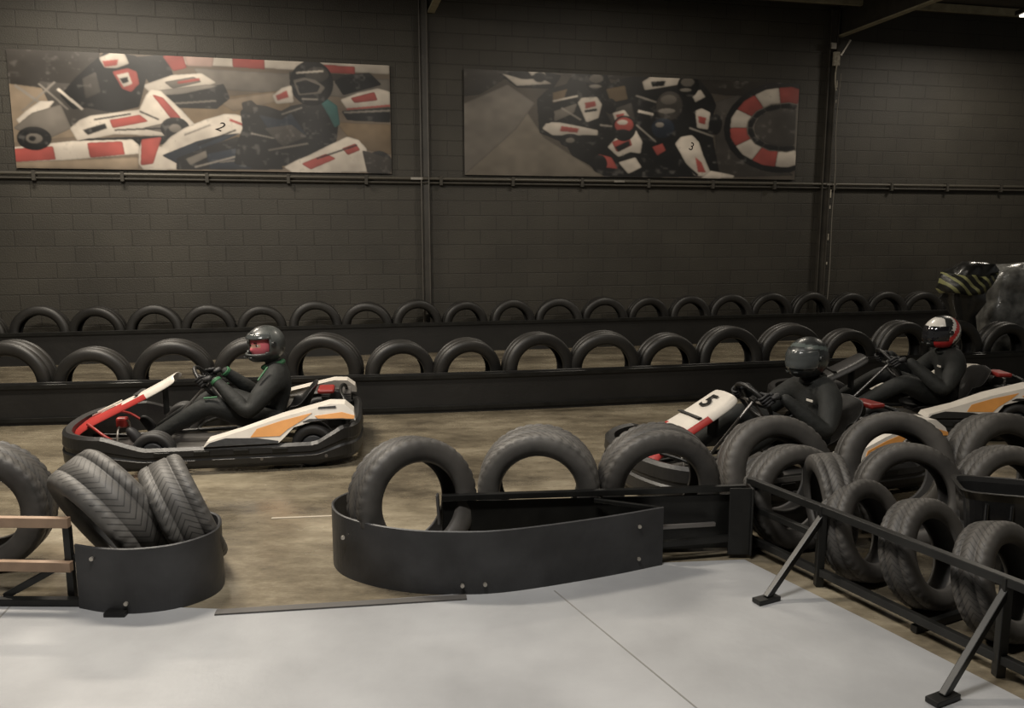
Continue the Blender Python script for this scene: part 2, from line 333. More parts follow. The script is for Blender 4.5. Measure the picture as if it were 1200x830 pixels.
def banner(name,s0,s1,z0,z1,x0,x1,yt,yb,bg,polys,nums):
    nx,ny=int((x1-x0)*1.4),205
    u=np.linspace(0,1,nx);v=np.linspace(0,1,ny); U,V=np.meshgrid(u,v)
    X=x0+U*(x1-x0); Y=yt(X)+V*(yb(X)-yt(X))
    img=np.ones((ny,nx,3))*np.array(PC[bg])
    N1=snoise(ny,nx,34);N2=snoise(ny,nx,12);N3=snoise(ny,nx,5)
    img*=(.75+.5*N1)[...,None]
    st=blur(np.repeat(rng_np.rand(ny,nx//30+1),30,axis=1)[:,:nx],3); img*=(.9+.2*st)[...,None]
    for idx,(col,pts) in enumerate(polys):
        if len(pts)==1:
            cx,cy,r=pts[0][:3]; ry=pts[0][3] if len(pts[0])>3 else r
            D=((X-cx)/r)**2+((Y-cy)/ry)**2; m=(D<1).astype(float); lo,hi=cy-ry,cy+ry
        else:
            m=np.zeros_like(X,dtype=bool); k=len(pts)
            for i in range(k):
                xa,ya=pts[i];xb,yb_=pts[(i+1)%k]
                if ya==yb_: continue
                c=((ya>Y)!=(yb_>Y))&(X<(xb-xa)*(Y-ya)/(yb_-ya)+xa); m^=c
            m=m.astype(float); lo=min(p[1] for p in pts);hi=max(p[1] for p in pts)
        area=m.sum()
        if area>400:
            mm=blur(m,7); mm=np.clip((mm-.5)*2.6+.5,0,1)
            rim=np.clip(blur(m,9)*2-1,0,1)   # 0 at edge, 1 inside: soft shaded edge like a rounded body
        else: mm=blur(m,2); rim=np.ones_like(mm)
        m=mm[...,None]
        g=np.clip((Y-lo)/(hi-lo+1e-6),0,1)
        c=np.array(PC[col])[None,None,:]*((1.2-.5*g)*(.78+.44*N1)*(.88+.24*N2)*(.62+.38*rim))[...,None]
        if col in('k','nv','dk','dg'):
            hl=np.clip(N2*.8+N3*.5-.86,0,1)*.16+np.clip(.25-g,0,1)*.07; c=c+hl[...,None]*np.array([1,.93,.86])
        if col=='w':
            c=c*(1-.5*np.clip(N3*.9+N2*.6-1.08,0,1)*1.6)[...,None].clip(.2,1)
        img=img*(1-m)+c*m
    img=blur(img,1)
    Wd=s1-s0;H=z1-z0
    vs=np.stack([U*Wd,np.full_like(U,-.002)-.004*np.sin(U*40)*np.sin(V*3),-V*H],-1).reshape(-1,3)
    ii=np.arange(nx*ny).reshape(ny,nx)
    fs=np.stack([ii[:-1,:-1],ii[1:,:-1],ii[1:,1:],ii[:-1,1:]],-1).reshape(-1,4)
    bvs,bfs=boxdata((Wd,.02,H),(Wd/2,.016,-H/2)); nb=len(vs)
    me=bpy.data.meshes.new(name); me.from_pydata(vs.tolist()+[tuple(p) for p in bvs],[],fs.tolist()+[tuple(i+nb for i in f) for f in bfs])
    me.materials.append(M_print); me.materials.append(mat('banner_edge',(.03,.027,.024),.6))
    ca=me.color_attributes.new('Print','FLOAT_COLOR','POINT')
    data=np.ones((nb+8,4),dtype=np.float32)*.03; data[:nb,:3]=img.reshape(-1,3); data[:,3]=1
    ca.data.foreach_set('color',data.ravel())
    for i in range(len(fs),len(fs)+6): me.polygons[i].material_index=1
    me.update()
    o=link(bpy.data.objects.new(name,me)); o.location=wp(s0,.035,z1); o.rotation_euler=(0,0,AW)
    for t,x,y,size,sh in nums:
        cu=bpy.data.curves.new('numeral','FONT'); cu.body=t; cu.size=size; cu.shear=sh; cu.align_x='CENTER'; cu.align_y='CENTER'; cu.materials.append(M_eye)
        to=bpy.data.objects.new('numeral',cu); link(to,o); uu=(x-x0)/(x1-x0); vv=(y-yt(x))/(yb(x)-yt(x)); to.location=(uu*Wd,-.009,-vv*H); to.rotation_euler=(pi/2,.35,0)
LP=[('dk',[(8,58),(110,62),(100,120),(60,110),(8,100)]),('tan',[(8,98),(50,104),(80,160),(8,168)]),('dg',[(40,95),(100,100),(120,140),(60,150)]),
('g',[(215,80),(456,94),(456,118),(230,104)]),('w',[(200,64),(456,76),(456,88),(330,82),(205,76)]),('r',[(262,68),(300,71),(300,82),(262,79)]),('r',[(350,75),(412,79),(412,88),(350,84)]),('pk',[(205,66),(240,68),(238,79),(208,78)]),('dk',[(330,84),(400,88),(402,96),(330,94)]),
('br',[(195,118),(330,105),(330,198),(300,198),(210,150)]),('br',[(385,143),(456,146),(456,182),(425,176),(400,160)]),('tan',[(240,118),(310,108),(320,118),(260,130)]),
('k',[(145,68),(185,64),(192,90),(165,100)]),('r',[(180,66),(204,65),(208,80),(192,84)]),('w',[(155,100),(190,88),(225,86),(242,97),(205,109),(165,110)]),('g',[(180,96),(215,90),(225,96),(190,104)]),('k',[(160,112),(205,109),(250,98),(257,115),(240,128),(190,126)]),('md',[(170,106),(230,99),(245,101),(200,110),(172,112)]),ln('r',196,97,222,93,3),ln('g',175,122,240,118,2),
('k',[(62,112),(80,92),(98,76),(118,60),(150,66),(163,82),(158,100),(150,125),(120,132),(90,126),(75,128)]),('dg',[(88,92),(104,84),(108,108),(90,116)]),('w',[(108,68),(124,62),(138,64),(142,75),(128,80),(114,80)]),('r',[(112,72),(130,70),(128,77),(114,79)]),('r',[(122,84),(140,80),(150,84),(152,98),(142,108),(132,104)]),('w',[(127,88),(140,85),(144,98),(134,102)]),('k',[(130,92),(139,90),(140,96),(133,98)]),
ln('md',14,100,62,138,3),ln('md',40,98,70,128,2),ln('w',60,104,86,128,3),ln('md',20,130,58,96,2),
('w',[(12,140),(26,128),(40,118),(56,118),(42,134),(30,150),(20,152)]),('g',[(8,150),(30,132),(62,122),(72,150),(40,165)]),
('w',[(70,150),(82,140),(95,135),(150,128),(158,112),(165,104),(176,106),(182,112),(200,130),(216,148),(206,156),(190,160),(120,157),(78,166)]),('r',[(115,140),(150,134),(160,142),(118,150)]),('k',[(84,152),(110,144),(112,150),(90,158)]),('r',[(165,110),(178,114),(198,138),(188,142)]),('g',[(150,150),(185,142),(205,150),(180,156)]),ln('k',120,152,176,150,2),ln('k',98,140,140,133,2),ln('k',150,130,172,140,2),
('k',[(60,168),(90,162),(140,160),(200,158),(210,166),(140,172)]),('w',[(8,172),(70,165),(140,163),(147,170),(147,180),(60,188),(8,190)]),('r',[(8,174),(50,171),(52,187),(8,190)]),('r',[(88,167),(128,165),(130,181),(90,185)]),('k',[(30,162,19,14)]),('g',[(30,162,9,6)]),('k',[(28,162,4,3)]),('k',[(190,150,17,13)]),('g',[(190,150,7,5)]),
('tan',[(8,190),(145,184),(145,199),(8,197)]),
('w',[(145,192),(146,176),(150,165),(160,166),(172,172),(184,160),(200,150),(225,140),(250,133),(265,134),(275,138),(283,150),(262,158),(240,165),(205,182),(190,199),(150,199)]),('r',[(150,163),(174,160),(168,176),(162,192),(147,194)]),('nv',[(172,182),(215,165),(245,158),(270,155),(210,180),(190,192)]),ln('md',200,158,232,146,2),ln('k',215,170,262,152,2),ln('r',255,140,276,148,3),
('k',[(190,185),(225,172),(262,160),(305,168),(318,199),(188,199)]),('nv',[(225,180),(270,172),(280,198),(228,198)]),('g',[(200,186),(225,176),(226,184),(205,194)]),ln('md',210,196,290,176,2),ln('g',240,190,300,184,2),
('k',[(258,192),(262,168),(270,150),(268,130),(280,122),(300,124),(318,130),(330,124),(352,120),(370,118),(384,124),(390,138),(386,165),(374,180),(340,192),(290,198)]),('nv',[(290,134),(318,140),(330,132),(350,160),(310,165)]),('teal',[(366,118),(376,116),(388,124),(391,146),(384,150),(377,136)]),('dk',[(270,120),(282,117),(292,126),(282,133),(272,130)]),('dg',[(296,150),(330,146),(350,160),(318,172)]),ln('md',280,156,308,162,1.6),ln('md',318,134,344,126,1.6),ln('g',300,176,350,168,2),
('k',[(357,98,27,26)]),('dg',[(364,88,15,9)]),ln('w',338,86,372,84,2),('g',[(334,94),(348,91),(362,94),(374,103),(368,110),(340,112)]),('k',[(337,97),(350,94),(368,101),(364,108),(342,110)]),ln('md',344,116,364,117,2),
('w',[(318,196),(334,188),(350,182),(376,170),(400,160),(414,164),(424,174),(424,202),(330,203)]),('r',[(340,192),(372,180),(385,186),(352,199)]),('r',[(392,174),(410,168),(416,176),(400,182)]),ln('k',360,186,412,170,2),('k',[(440,192,17,15)]),('g',[(442,192,7,6)]),('dk',[(418,176),(456,186),(456,204),(424,203)]),
('w',[(308,112),(320,103),(332,100),(334,120),(312,122)]),('r',[(312,112),(326,106),(328,114),(314,118)]),('k',[(385,96),(400,88),(430,86),(446,100),(396,112)]),('w',[(392,117),(415,109),(440,104),(456,108),(456,124),(400,128)]),('r',[(405,115),(436,108),(440,118),(410,121)]),('k',[(393,130),(456,126),(456,144),(400,141)]),ln('md',396,132,456,130,2),ln('r',400,128,456,124,2)]
banner('racing_banner',-6.19,-1.66,2.35,3.74,8,456,lambda x:58+(x-8)*20/448,lambda x:197+(x-8)*7/448,'bg1',LP,[('2',242,148,.17,.4)])
RP=[('gl',[(543,150),(600,112),(630,160),(700,207),(543,206)]),('g',[(543,205),(543,120),(590,98),(620,120),(600,150)]),('dk',[(543,80),(600,83),(560,110),(543,112)]),
('dk',[(640,85),(935,100),(935,118),(840,112),(700,92)]),('dg',[(830,120),(860,112),(860,170),(935,206),(835,208)]),
('k',[(580,86),(612,80),(650,88),(640,104),(600,102)]),('w',[(583,85),(606,92),(628,92),(640,98),(600,100)]),('w',[(612,82),(628,80),(632,88),(616,88)]),('k',[(625,90,7,6)]),
('k',[(622,116),(634,104),(655,98),(662,86),(680,82),(700,84),(706,98),(720,92),(745,88),(760,84),(785,86),(800,88),(812,96),(826,112),(832,124),(826,145),(830,165),(840,207),(760,208),(700,207),(680,192),(662,182),(655,168),(625,155)]),
('dg',[(700,130),(730,120),(735,140),(710,150)]),('g',[(640,130),(668,120),(664,132),(642,142)]),('br',[(700,104),(722,100),(726,116),(706,120)]),('br',[(640,108),(656,104),(652,116),(640,120)]),
('w',[(668,120),(672,114),(690,113),(696,122),(692,138),(678,143)]),('r',[(676,120),(688,118),(689,124),(677,127)]),ln('k',676,130,690,128,3),ln('w',640,118,668,112,2),ln('md',650,126,672,140,2),
('w',[(628,150),(634,142),(650,143),(692,152),(692,158),(664,158),(640,158)]),('r',[(650,147),(670,150),(668,155),(648,153)]),('k',[(660,164,12,8)]),('g',[(660,164,5,3)]),('k',[(634,134,8,10)]),('k',[(706,124,7,9)]),('w',[(708,132),(722,128),(728,136),(724,142),(712,142)]),('r',[(712,134),(722,132),(722,137),(714,139)]),ln('md',694,146,730,150,2),
('w',[(703,172),(712,162),(722,156),(736,152),(744,166),(742,180),(730,178),(716,184)]),('r',[(708,166),(728,158),(732,170),(714,178)]),('k',[(712,172),(728,164),(730,170),(716,178)]),('w',[(716,190),(736,184),(744,196),(728,204)]),('r',[(692,180),(708,184),(716,198),(700,196)]),('k',[(694,192,9,11)]),
('w',[(783,168),(790,160),(803,158),(812,166),(818,182),(828,202),(818,207),(808,206),(796,190)]),('r',[(808,184),(816,190),(822,202),(812,202)]),ln('k',790,188,812,206,3),('w',[(806,130),(814,127),(825,132),(823,152),(809,150)]),('r',[(810,136),(820,138),(819,146),(811,144)]),('k',[(832,146,8,12)]),
('r',[(756,172),(768,168),(772,176),(762,182)]),('w',[(742,96),(752,90),(776,88),(790,92),(784,100),(745,106)]),('k',[(752,96),(770,95),(768,101),(754,102)]),('w',[(800,108),(812,106),(818,114),(806,120)]),('w',[(828,200),(850,204),(858,206),(856,209),(815,209)]),
ln('md',735,112,760,120,2),ln('md',736,146,760,166,2),ln('w',738,130,756,134,3),ln('md',800,150,830,160,2),
('k',[(690,96,13,14)]),('g',[(689,92,8,5)]),('md',[(688,101,7,2)]),('k',[(797,101,13,14)]),('g',[(796,97,8,5)]),('md',[(794,106,7,2)]),('dg',[(775,124,16,17)]),('g',[(774,117,10,6)]),('md',[(772,130,10,3)]),('k',[(722,150,14,15)]),('r',[(722,146,11,9)]),('w',[(720,143,6,3)]),('k',[(720,155,9,4)]),('nv',[(768,150,14,12)]),('md',[(764,146,5,3)])]
cx,cy=918,150
for i in range(8):
    a0=math.radians(70+i*27.5);a1=math.radians(70+(i+1)*27.5)
    def pt(a,rx,ry): return (min(937,cx+rx*math.cos(a)),cy-ry*math.sin(a))
    if i==0:
        RP.append(('k',[pt(math.radians(68+k*14),76,53) for k in range(17)]))
        RP.append(('g',[pt(math.radians(68+k*14),50,32) for k in range(17)]))
        RP.append(('dg',[pt(math.radians(68+k*14),38,22) for k in range(17)]))
    am=(a0+a1)/2
    RP.append(('w' if i%2 else 'r',[pt(a0,68,46),pt(am,69,46.8),pt(a1,68,46),pt(a1,47,28),pt(am,48,29),pt(a0,47,28)]))
    RP.append(('k',[pt(a0,46,27),pt(am,47,28),pt(a1,46,27),pt(a1,40,22),pt(a0,40,22)]))
banner('racing_banner',-.67,4.34,2.35,3.74,543,935,lambda x:80+(x-543)*20/392,lambda x:205+(x-543)*6/392,'bg2',RP,[('3',803,172,.16,0)])

# ---------------------------------------------------------------- far tyre barriers
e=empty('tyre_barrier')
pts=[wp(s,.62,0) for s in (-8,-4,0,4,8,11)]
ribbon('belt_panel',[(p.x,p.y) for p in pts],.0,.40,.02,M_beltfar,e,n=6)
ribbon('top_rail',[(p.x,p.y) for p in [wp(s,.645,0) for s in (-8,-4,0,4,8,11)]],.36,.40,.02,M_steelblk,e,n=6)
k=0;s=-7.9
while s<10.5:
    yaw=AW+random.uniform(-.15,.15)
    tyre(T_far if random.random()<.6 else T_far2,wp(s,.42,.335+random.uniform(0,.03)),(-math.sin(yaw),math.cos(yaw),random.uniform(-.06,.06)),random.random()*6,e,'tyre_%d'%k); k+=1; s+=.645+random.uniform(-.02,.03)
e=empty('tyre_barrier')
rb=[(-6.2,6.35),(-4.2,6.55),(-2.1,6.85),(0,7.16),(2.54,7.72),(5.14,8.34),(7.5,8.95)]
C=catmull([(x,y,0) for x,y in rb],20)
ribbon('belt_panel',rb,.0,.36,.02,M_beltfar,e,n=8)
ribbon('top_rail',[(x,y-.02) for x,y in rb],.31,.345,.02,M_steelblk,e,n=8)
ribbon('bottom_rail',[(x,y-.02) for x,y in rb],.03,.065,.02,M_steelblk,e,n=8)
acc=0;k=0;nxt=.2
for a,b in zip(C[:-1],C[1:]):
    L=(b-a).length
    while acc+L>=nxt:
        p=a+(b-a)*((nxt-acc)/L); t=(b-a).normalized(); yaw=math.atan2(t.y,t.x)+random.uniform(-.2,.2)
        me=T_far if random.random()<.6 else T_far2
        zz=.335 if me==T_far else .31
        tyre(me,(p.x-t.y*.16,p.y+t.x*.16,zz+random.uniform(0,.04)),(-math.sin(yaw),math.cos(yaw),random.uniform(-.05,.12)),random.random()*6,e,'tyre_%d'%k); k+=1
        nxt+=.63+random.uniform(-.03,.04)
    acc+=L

# ---------------------------------------------------------------- centre foreground barrier
e=empty('track_barrier')
dpath=[(.72,3.725),(.45,3.60),(.154,3.485),(-.06,3.42),(-.227,3.405),(-.44,3.425),(-.645,3.505),(-.80,3.63),(-.865,3.80),(-.81,3.95),(-.68,4.06)]
ribbon('belt_panel',[(x,y) for x,y in reversed(dpath)],.0,.295,.012,M_belt,e,n=8)
bar('back_rail',(-.34,3.76,.325),(1.16,3.885,.335),.03,.03,M_steelblk,e)
bar('back_panel',(-.34,3.775,.16),(1.16,3.90,.16),.012,.28,M_steelblk,e)
bar('bracket',(-.35,3.745,.20),(-.36,3.755,.345),.012,.05,M_chrome,e)
bar('diagonal_stay',(.71,3.73,.28),(.40,3.80,.30),.02,.02,M_steelblk,e)
bar('low_rail',(.72,3.74,.10),(1.15,3.83,.10),.03,.03,M_steelblk,e)
bar('low_rail_upper',(.72,3.75,.18),(1.0,3.82,.17),.02,.02,M_chrome,e)
for (x,y,z) in ((.60,3.658,.22),(.60,3.658,.06),(-.12,3.398,.05),(-.78,3.57,.2),(-.22,3.386,.05)):
    cyl('bolt',(x,y,z),(x+.002,y-.012,z),.009,M_steel,e,10)
tyre(T_big,(-.475,3.745,.315),(.53,-.83,.14),.3)
tyre(T_biglt,(.137,3.985,.31),(.05,1,.08),1.3)
tyre(T_big,(.75,4.03,.312),(-.10,1,.10),2.1)

# ---------------------------------------------------------------- left foreground barrier
e=empty('track_barrier')
ribbon('belt_panel',[(-1.845,3.275),(-1.72,3.235),(-1.583,3.225),(-1.44,3.27),(-1.345,3.37),(-1.325,3.48),(-1.38,3.62),(-1.50,3.70)],.0,.29,.014,M_belt,e,n=8)
bar('upper_rail',(-3.4,3.38,.36),(-1.90,3.33,.36),.03,.045,M_litsteel,e)
bar('lower_rail',(-3.4,3.38,.165),(-1.90,3.32,.165),.03,.045,M_litsteel,e)
bar('post',(-1.92,3.345,.0),(-1.92,3.345,.34),.03,.03,M_steelblk,e)
bar('base',(-2.6,3.30,.02),(-1.85,3.29,.02),.04,.03,M_steelblk,e)
bar('diagonal',(-2.2,3.32,.03),(-1.85,3.36,.22),.02,.03,M_steelblk,e)
box('corner_foot',(.09,.05,.02),(-1.66,3.20,.012),M_steelblk,e)
for (x,y,z) in ((-1.76,3.232,.24),(-1.62,3.212,.05)): cyl('bolt',(x,y,z),(x,y-.012,z),.009,M_steel,e,10)
tyre(T_biglt,(-1.83,3.57,.315),(-.58,-.66,-.50),.2)
tyre(T_medlt,(-1.53,3.62,.30),(.82,.45,.36),.9)
tyre(T_big,(-2.50,3.68,.31),(-.15,1,.05),.4)

# ---------------------------------------------------------------- right foreground barrier
e=empty('track_barrier')
A=Vector((1.19,3.90,0)); B=Vector((2.25,1.75,0)); D=(B-A).normalized(); Nr=Vector((-D.y,D.x,0))
if Nr.x<0: Nr=-Nr
def rp(s,off,z): return A+D*s+Nr*off+Vector((0,0,z))
LL=(B-A).length
bar('top_rail',rp(0,0,.365),rp(LL,0,.365),.035,.035,M_steelblk,e)
bar('mid_rail',rp(0,0,.235),rp(.46,0,.235),.03,.03,M_steelblk,e)
bar('bottom_rail',rp(0,0,.07),rp(LL,0,.07),.03,.035,M_steelblk,e)
for s in (0,.46,1.30,2.3):
    bar('post',rp(s,0,0),rp(s,0,.38),.035,.035,M_steelblk,e)
for s in (.46,1.30):
    bar('stay',rp(s,0,.33),rp(s+.02,-.33,.02),.025,.03,M_steelblk,e)
    bar('foot',rp(s+.02,-.27,.015),rp(s+.02,-.39,.015),.05,.02,M_steelblk,e)
for s in (.0,.95,1.8): bar('cross_rail',rp(s,0,.02),rp(s,.55,.02),.03,.03,M_steelblk,e)
box('corner_plate',(.012,.10,.34),(1.17,3.83,.19),M_steelblk,e)
box('corner_plate_front',(.12,.012,.34),(1.12,3.80,.19),M_steelblk,e)
for s,l,sp in ((.47,.25,.1),(.78,.27,.8),(1.10,.29,1.5),(1.42,.29,2.0)):
    c=rp(s,l,.225); tyre(T_sm,c,(.50,-.80,.30),sp)
tyre(T_sm,(1.54,3.78,.30),(.98,-.10,.12),.4)
tyre(T_med,(1.44,3.98,.258),(.25,-1,.20),1.0)
tyre(T_big,(1.43,4.27,.295),(.12,-1,.30),1.9)
tyre(T_big,(2.12,4.36,.295),(-.15,-1,.32),2.9)
tyre(T_med,(2.03,4.00,.262),(-.1,-1,.22),.6)
tyre(T_big,(2.68,4.32,.30),(.2,-1,.25),.3)
tyre(T_med,(2.50,3.95,.262),(.1,-1,.2),.6)
e=empty('plastic_tub')
M_gloss=mat('gloss_black',(.015,.015,.015),.15,coat=.6,bump=.3,bscale=6)
vs=[];fs=[];lv=[(.0,.14,.09),(.40,.19,.13),(.44,.21,.15),(.44,.19,.13),(.42,.175,.115),(.05,.13,.08)]
for z,hx,hy in lv:
    for i in range(24):
        a=2*pi*i/24; c_,s_=math.cos(a),math.sin(a)
        f=lambda v:math.copysign(abs(v)**.35,v)
        vs.append((hx*f(c_),hy*f(s_),z))
for l in range(len(lv)-1):
    for i in range(24):
        j=(i+1)%24; fs.append((l*24+i,l*24+j,(l+1)*24+j,(l+1)*24+i))
fs.append(tuple(reversed(range(24)))); fs.append(tuple(range((len(lv)-1)*24,len(lv)*24)))
mesh('tub',vs,fs,M_gloss,parent=e,smooth=False); e.location=(2.26,3.58,0); e.rotation_euler=(0,0,-.3)
for k_ in (-.1,0,.1): box('rib_%d'%int(k_*10+5),(.015,.02,.36),(k_,-.125,.21),M_gloss,e,.004)

# ---------------------------------------------------------------- shrouded marker with hazard tape, sheeted equipment (far right)
def hazard():
    m=bpy.data.materials.new('hazard_tape'); m.use_nodes=True; nt=m.node_tree;b=nt.nodes['Principled BSDF']
    tc=nt.nodes.new('ShaderNodeTexCoord'); sp=nt.nodes.new('ShaderNodeSeparateXYZ'); nt.links.new(tc.outputs['Object'],sp.inputs[0])
    ad=nt.nodes.new('ShaderNodeMath'); ad.operation='ADD'; nt.links.new(sp.outputs[0],ad.inputs[0]); nt.links.new(sp.outputs[2],ad.inputs[1])
    ml=nt.nodes.new('ShaderNodeMath'); ml.operation='MULTIPLY'; ml.inputs[1].default_value=9; nt.links.new(ad.outputs[0],ml.inputs[0])
    fr=nt.nodes.new('ShaderNodeMath'); fr.operation='FRACT'; nt.links.new(ml.outputs[0],fr.inputs[0])
    gt=nt.nodes.new('ShaderNodeMath'); gt.operation='GREATER_THAN'; gt.inputs[1].default_value=.62; nt.links.new(fr.outputs[0],gt.inputs[0])
    mx=nt.nodes.new('ShaderNodeMix'); mx.data_type='RGBA'; nt.links.new(gt.outputs[0],mx.inputs[0]); mx.inputs[6].default_value=(.012,.012,.010,1); mx.inputs[7].default_value=(.20,.20,.09,1)
    nt.links.new(mx.outputs[2],b.inputs['Base Color']); b.inputs['Roughness'].default_value=.4
    return m
M_haz=hazard()
M_bag=mat('black_sheet',(.012,.012,.011),.3,bump=1.0,bscale=9,coat=.3)
M_wrap=mat('grey_plastic_sheet',(.13,.13,.122),.3,var=.6,scale=9,bump=1.0,bscale=11,coat=.3)
from mathutils import noise
def blob(name,loc,prof,m,parent,amp=.03,seg=28,sc=7,sq=1.0):
    vs=[];fs=[]
    f=lambda v:math.copysign(abs(v)**sq,v)
    for (z,rx,ry,ox) in prof:
        for i in range(seg):
            a=2*pi*i/seg; v=Vector((ox+rx*f(math.cos(a)),ry*f(math.sin(a)),z))
            n_=noise.noise(v*sc+Vector(loc)); v+=Vector((math.cos(a),math.sin(a),.6))*n_*amp*2
            vs.append(v+Vector(loc))
    for l in range(len(prof)-1):
        for i in range(seg):
            j=(i+1)%seg; fs.append((l*seg+i,l*seg+j,(l+1)*seg+j,(l+1)*seg+i))
    fs.append(tuple(reversed(range(seg)))); fs.append(tuple(range((len(prof)-1)*seg,len(prof)*seg)))
    return mesh(name,vs,fs,m,parent=parent,smooth=True)
e=empty('padded_marker_post')
Lc=(4.88,8.75,0)
blob('shrouded_post',Lc,[(0,.16,.16,0),(.3,.13,.13,0),(.70,.14,.14,.02),(.82,.17,.17,.02),(.92,.2,.18,-.0),(1.02,.25,.2,-.02),(1.10,.28,.2,.0),(1.16,.26,.18,.04),(1.22,.2,.14,.07),(1.25,.1,.08,.08)],M_bag,e,amp=.045,seg=44)
blob('hazard_band',(Lc[0],Lc[1]-.02,0),[(.93,.22,.20,-.05),(.98,.26,.215,-.05),(1.04,.285,.225,-.03),(1.10,.29,.225,-.01),(1.14,.275,.21,.02)],M_haz,e,amp=.04,seg=44)
e=empty('sheeted_equipment')
pr=[(z*.1,.58,.28,0) for z in range(0,11)]+[(1.08,.58,.27,.0),(1.15,.55,.25,.02),(1.20,.50,.22,.05),(1.23,.3,.12,.08),(1.24,.1,.05,.08)]
blob('plastic_sheet',(5.85,9.15,0),pr,M_wrap,e,amp=.035,sc=5,seg=110,sq=.45)

# ---------------------------------------------------------------- karts
def add_text(t,loc,rot,size,m,parent):
    cu=bpy.data.curves.new('number','FONT'); cu.body=t; cu.size=size; cu.align_x='CENTER'; cu.align_y='CENTER'; cu.extrude=.001; cu.offset=.004; cu.materials.append(m)
    o=bpy.data.objects.new('number',cu); link(o,parent); o.location=loc
    o.rotation_mode='QUATERNION'; o.rotation_quaternion=rot
    return o
KW=tyre_mesh('kart_wheel_front_mesh',.135,.062,40,M_slick,detail=False,rin=.52)
KWr=tyre_mesh('kart_wheel_rear_mesh',.145,.09,40,M_slick,detail=False,rin=.52)
WH=Vector((.10,0,.50)); WN=Vector((-.80,0,.60)).normalized(); WR=.15
WU=Vector((.60,0,.80)).normalized(); WS=Vector((0,1,0))
def fixn(o):
    bm=bmesh.new(); bm.from_mesh(o.data); bmesh.ops.recalc_face_normals(bm,faces=bm.faces)
    big=[f for f in bm.faces if len(f.verts)>4]
    if big: bmesh.ops.triangulate(bm,faces=big,ngon_method='EAR_CLIP')
    bm.to_mesh(o.data); bm.free()
